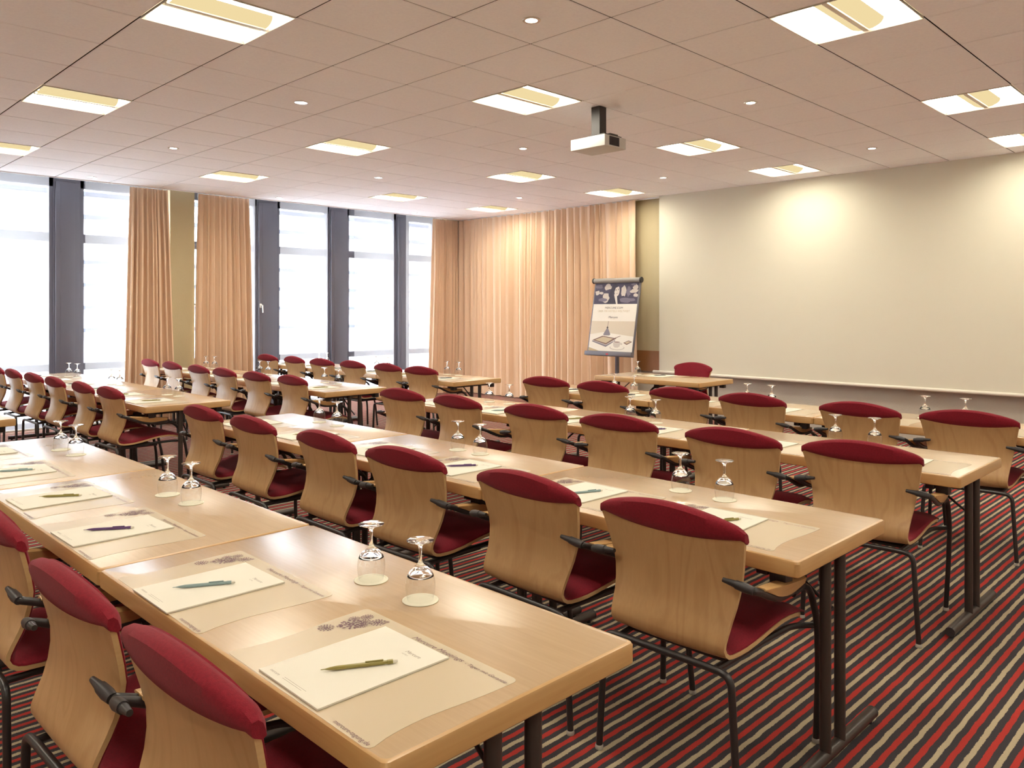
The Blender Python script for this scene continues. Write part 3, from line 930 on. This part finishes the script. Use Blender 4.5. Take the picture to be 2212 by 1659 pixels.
put('mat', mrec, (-.60, 5.99, TH), R(180), 'frosted printed placemat on the lone table before the screen', 'placemat', 'presenter table setting')
put('pad', prec, (-.585, 5.98, TH + .002), R(182), 'cream notepad on the lone table before the screen', 'notepad', 'presenter table setting')
put('pendark', penrec['dark'], (-.60, 5.97, TH + .0058), R(60), 'dark pen on the notepad of the lone table before the screen', 'pen', 'presenter table setting')
GL = {'R1': [(3.005, -.382), (2.785, -.382), (1.551, -.366), (1.343, -.375), (.101, -.356), (-.123, -.366)],
      'R2': [(3.001, 1.157), (2.787, 1.172), (1.573, 1.152), (1.397, 1.151), (.165, 1.182), (-.067, 1.192)],
      'R3': [(2.95, 2.86), (2.735, 2.85), (1.560, 2.765), (1.335, 2.785), (.099, 2.835), (-.121, 2.821)],
      'R4': [(3.013, 4.30), (2.762, 4.285), (1.633, 4.263), (1.414, 4.272), (.289, 4.264), (.04, 4.29)],
      'L2': [(-2.36, 1.183), (-2.548, 1.157), (-3.767, 1.17), (-3.931, 1.146), (-5.119, 1.174), (-5.322, 1.147)],
      'L3': [(-2.366, 2.816), (-2.603, 2.799), (-3.949, 2.876), (-4.144, 2.872), (-5.365, 2.873), (-5.531, 2.834)],
      'L4': [(-2.299, 4.393), (-2.497, 4.383), (-3.636, 4.371), (-3.886, 4.369), (-5.131, 4.40), (-5.325, 4.394)]}
for rw, L in GL.items():
    for k, (x, y) in enumerate(L):
        w = f'{SEAT[k]} in the {ROWN[rw]}'
        put('coaster', cor, (x, y, TH + .0002), 0, f'round cream coaster, {w}', 'coaster', f'coasters in the {ROWN[rw]}')
        put('glass', grec, (x, y, TH + .0026), rng.uniform(0, 6), f'upturned wine glass, {w}', 'wine glass', f'wine glasses in the {ROWN[rw]}')
put('coaster', cor, (-.906, 5.965, TH + .0002), 0, 'round cream paper coaster on the lone table before the screen', 'coaster', 'presenter table setting')
put('glass', grec, (-.906, 5.965, TH + .0026), 0, 'upturned wine glass on the lone table before the screen', 'wine glass', 'presenter table setting')

# ------------------------------------------------------------------ flip chart easel
def easel():
    root = empty('flip_chart', (-2.33, 7.42, 0))
    # board leans back; local board coords a across (-.41.. .41), b up (0..1.1)
    ang = math.atan2(.20, 1.08)
    Mb = Matrix.Translation((0, -.17, .855)) @ Matrix.Rotation(math.pi / 2 - ang, 4, 'X')
    def at(mb, m, name, parent, smooth=0):
        return mb.build(name, m, parent, smooth)
    W = .41
    bd = MB().box(-W, W, 0, 1.09, -.022, 0, 0, Mb, ch=.004)
    board = at(bd, M['grey_metal'], 'board', root, 30)
    tr = MB().box(-W - .005, W + .005, -.012, .050, -.02, .055, 0, Mb, ch=.006)
    tr.box(-.02, .02, .002, .022, .0551, .058, 1, Mb)
    at(tr, [M['grey_metal'], plain('red_badge', (.55, .03, .04), .5)], 'pen_tray', root, 30)
    cl = MB().tube([Mb @ Vector((-W, 1.085, .012)), Mb @ Vector((W, 1.085, .012))], .036, 14)
    clo = at(cl, plain('grey_roll', (.30, .28, .25), .45), 'clamp_bar', root, 40)
    ec = MB()
    for s_ in (-1, 1): ec.tube([Mb @ Vector((s_ * W, 1.085, .012)), Mb @ Vector((s_ * (W + .02), 1.085, .012))], .041, 14)
    at(ec, M['plastic'], 'end_cap', clo, 40)
    # poster sheet with its print
    PW0, PB, PT = .388, .060, 1.052
    Pm = {}
    def mt(n, c): Pm[n] = len(ml); ml.append(plain('print_' + n, c, .55))
    ml = []
    for n_, c_ in (('white', (.80, .76, .68)), ('dark', (.055, .045, .085)), ('mid', (.17, .145, .20)), ('pale', (.58, .52, .47)), ('hair', (.035, .030, .055)), ('skin', (.66, .60, .54)), ('tan', (.50, .38, .22)), ('beige', (.64, .56, .44)), ('brown', (.19, .11, .09)), ('ink', (.06, .05, .055)), ('gold', (.56, .46, .30)), ('grey', (.22, .20, .23)), ('lip', (.20, .13, .15))): mt(n_, c_)
    ps = MB().box(-PW0, PW0, PB, PT, .0005, .0025, 0, Mb)
    Hh = PT - PB
    lay = [.0027]
    def poly(pts, m):      # pts in 0..1 of the sheet, y measured from the top
        lay[0] += .00006
        ps.flat([(lerp(-PW0, PW0, x), PT - y * Hh) for x, y in pts], lay[0], Pm[m], Mb)
    def blob(cx, cy, rx, ry, m, n=14, rot=0, seed=None):
        rg = random.Random(seed) if seed is not None else None
        pts = []
        for k in range(n):
            a = 2 * math.pi * k / n; q = rg.uniform(.75, 1.2) if rg else 1
            x, y = rx * q * math.cos(a), ry * q * math.sin(a)
            pts.append((cx + x * math.cos(rot) - y * math.sin(rot), cy + x * math.sin(rot) + y * math.cos(rot)))
        pts = [(min(.995, max(.005, x)), y) for x, y in pts]
        poly(pts, m)
    poly([(0, 0), (1, 0), (1, .312), (0, .312)], 'dark')
    for q in ((.08, .05, .10, .03, 'mid', 1), (.30, .06, .08, .05, 'pale', 2), (.06, .145, .055, .035, 'pale', 3), (.16, .15, .05, .022, 'pale', 4), (.27, .22, .09, .065, 'pale', 5), (.20, .25, .10, .03, 'mid', 6), (.67, .12, .07, .09, 'pale', 7), (.78, .13, .05, .08, 'mid', 8), (.93, .07, .06, .05, 'pale', 9), (.90, .125, .09, .03, 'pale', 10), (.95, .185, .06, .025, 'pale', 11), (.72, .26, .13, .04, 'mid', 12), (.86, .25, .10, .022, 'mid', 13), (.88, .01 + .02, .06, .015, 'mid', 14)):
        blob(q[0], q[1], q[2], q[3], q[4], 12, 0, q[5])
    # a smiling woman with dark hair in a dark jacket
    poly([(.30, .312), (.34, .25), (.40, .19), (.47, .155), (.56, .19), (.60, .25), (.65, .312)], 'hair')
    blob(.465, .12, .095, .105, 'hair', 20)
    poly([(.365, .10), (.40, .10), (.42, .20), (.36, .235), (.35, .17)], 'hair')
    poly([(.455, .17), (.52, .17), (.56, .312), (.525, .312)], 'skin')
    blob(.515, .118, .060, .082, 'skin', 20, -.15)
    poly([(.445, .06), (.50, .032), (.56, .05), (.53, .058), (.48, .075), (.455, .14), (.44, .15)], 'hair')
    for ex in (.492, .548): blob(ex, .108 - (ex - .5) * .12, .015, .005, 'hair', 8); blob(ex, .096 - (ex - .5) * .12, .018, .003, 'lip', 8)
    blob(.528, .134, .007, .006, 'pale', 8); blob(.522, .157, .022, .006, 'lip', 10, -.12); blob(.522, .1555, .016, .0025, 'white', 10, -.12)
    # lower picture: desk with lamp, tablet, cup and phone
    poly([(0, .563), (1, .563), (1, 1), (0, 1)], 'beige')
    poly([(0, .76), (.30, .725), (1, .78), (1, 1), (0, 1)], 'white')
    poly([(.395, .563), (.403, .563), (.398, .65), (.389, .65)], 'brown'); blob(.392, .657, .020, .016, 'ink', 10)
    poly([(.375, .672), (.412, .672), (.475, .755), (.455, .772), (.325, .772), (.31, .755)], 'grey')
    poly([(.07, .845), (.30, .778), (.63, .812), (.40, .905)], 'brown'); poly([(.13, .842), (.31, .792), (.55, .816), (.395, .885)], 'gold')
    poly([(.07, .850), (.40, .910), (.60, .835), (.60, .85), (.40, .94), (.07, .868)], 'grey')
    poly([(.58, .806), (.71, .772), (.715, .778), (.59, .815)], 'brown')
    blob(.66, .945, .17, .036, 'pale', 18); blob(.66, .938, .15, .030, 'white', 18)
    poly([(.555, .862), (.735, .862), (.715, .925), (.675, .945), (.61, .945), (.575, .925)], 'pale'); blob(.645, .863, .090, .012, 'white', 16); blob(.645, .864, .070, .007, 'brown', 16)
    blob(.75, .89, .022, .014, 'pale', 10)
    poly([(.79, .872), (.90, .836), (.985, .855), (.87, .90)], 'brown'); poly([(.82, .869), (.90, .845), (.95, .856), (.87, .885)], 'gold')
    poly([(0, .95), (.26, 1), (0, 1)], 'tan')
    def txt(t, size, x, y, m, shear=0, bold=0, width=None):
        lay[0] += .00006
        vs, fs = text_mesh(t, size, shear, bold, 'CENTER')
        w_ = max(v.x for v in vs) - min(v.x for v in vs)
        k = width / w_ if width else 1
        ps.merge(vs, fs, Pm[m], Mb @ Matrix.Translation((lerp(-PW0, PW0, x), PT - y * Hh, lay[0])) @ Matrix.Diagonal((k, 1, 1, 1)))
    txt('MERCURE.COM', .042, .49, .382, 'ink', 0, 0, .315)
    txt('\u00dcBER 700 HOTELS WELTWEIT', .040, .49, .430, 'gold', 0, 0, .57)
    txt('Mercure', .046, .49, .520, 'ink', .25, 0, .165)
    txt('HOTELS', .012, .49, .538, 'gold', 0, 0, .09)
    ps.build('poster', ml, root, 0, fix=False)
    # stand
    st = MB().box(-.024, .024, -.005, .035, .40, 1.75, ch=.005); at(st, M['grey_metal'], 'pole', root, 30)
    MB().tube([(0, .015, .03), (0, .015, .62)], .019, 12).build('lower_tube', M['steel'], root)
    for k in range(5):
        a = R(90 + 72 * k)
        ft = MB().tube([(0, .015, .075), (.33 * math.cos(a), .015 + .33 * math.sin(a), .045)], .014, 10)
        ft = ft.build('foot', M['grey_metal'], root)
        MB().lathe([(.012, .001), (.022, .006), (.022, .034), (.010, .038)], 12, 0, (.32 * math.cos(a), .015 + .32 * math.sin(a), 0)).build('castor', M['plastic'], ft)
    MB().tube([(0, .02, 1.30), (0, -.06, 1.34)], .016, 10).build('arm', M['grey_metal'], root)
    return tag(root, 'flip chart stand with a hotel poster, before the long curtain', 'flip chart')
easel()

# ------------------------------------------------------------------ outside
struct(MB().box(-40, XW - .16, -12, 24, -.3, -.12), 'ground', M['ground'])
b = empty('office_building', (-19, 6, 0))
MB().box(-3, 0, -14, 22, -.12, 9).build('wall', M['facade'], b, 0)
for k in range(14):
    MB().box(.0, .25, -14, 22, .9 + k * .62, 1.0 + k * .62).build('ledge', M['slat'], b, 0)
tag(b, 'pale building with dark horizontal ledges across the street', 'building')
t = empty('street_tree', (-10.5, 5.6, -.12))
rg = random.Random(5)
MB().tube([(0, 0, 0), (.03, .02, 1.0), (.0, .0, 1.9)], [.07, .06, .04], 10).build('trunk', M['bark'], t)
lf = MB()
for k in range(1500):
    a, e, q = rg.uniform(0, 6.28), math.acos(rg.uniform(-1, 1)), rg.random() ** .4
    c = Vector((.75 * q * math.cos(a) * math.sin(e), .75 * q * math.sin(a) * math.sin(e), 1.75 + .95 * q * math.cos(e)))
    d1 = Vector((rg.uniform(-1, 1), rg.uniform(-1, 1), rg.uniform(-1, 1))).normalized() * .05
    d2 = d1.cross(Vector((rg.uniform(-1, 1), rg.uniform(-1, 1), rg.uniform(-1, 1)))).normalized() * .028
    lf.add([c - d1, c + d2, c + d1, c - d2], [[0, 1, 2, 3]])
lf.build('foliage', M['leaf'], t, 0, fix=False)
tag(t, 'small leafy tree outside the windows', 'tree')

# ------------------------------------------------------------------ light, camera, output
w = bpy.data.worlds.new('World'); scene.world = w; w.use_nodes = True
bg = w.node_tree.nodes['Background']
bg.inputs['Color'].default_value = (.86, .92, 1.0, 1); bg.inputs['Strength'].default_value = 15.0

cam = bpy.data.cameras.new('Camera'); co = bpy.data.objects.new('Camera', cam); col.objects.link(co)
co.location = (4.63, -1.672, 1.495)
co.rotation_euler = (R(90), 0, R(44.9556))
cam.sensor_fit = 'HORIZONTAL'; cam.sensor_width = 36
cam.lens = 36 * 1710.28 / 2212
cam.shift_y = (670.45 - 829.5) / 2212
cam.clip_start = .05; cam.clip_end = 200
scene.camera = co

vs_ = scene.view_settings
scene.display_settings.display_device = 'sRGB'
vs_.view_transform = 'Standard'; vs_.look = 'None'; vs_.exposure = 0.46; vs_.gamma = 1.0; vs_.use_curve_mapping = False
cy = scene.cycles
cy.use_denoising = True
cy.max_bounces = 10; cy.diffuse_bounces = 4; cy.glossy_bounces = 4; cy.transmission_bounces = 12; cy.transparent_max_bounces = 24
cy.sample_clamp_indirect = 40; cy.blur_glossy = 0.5
cy.use_light_tree = True
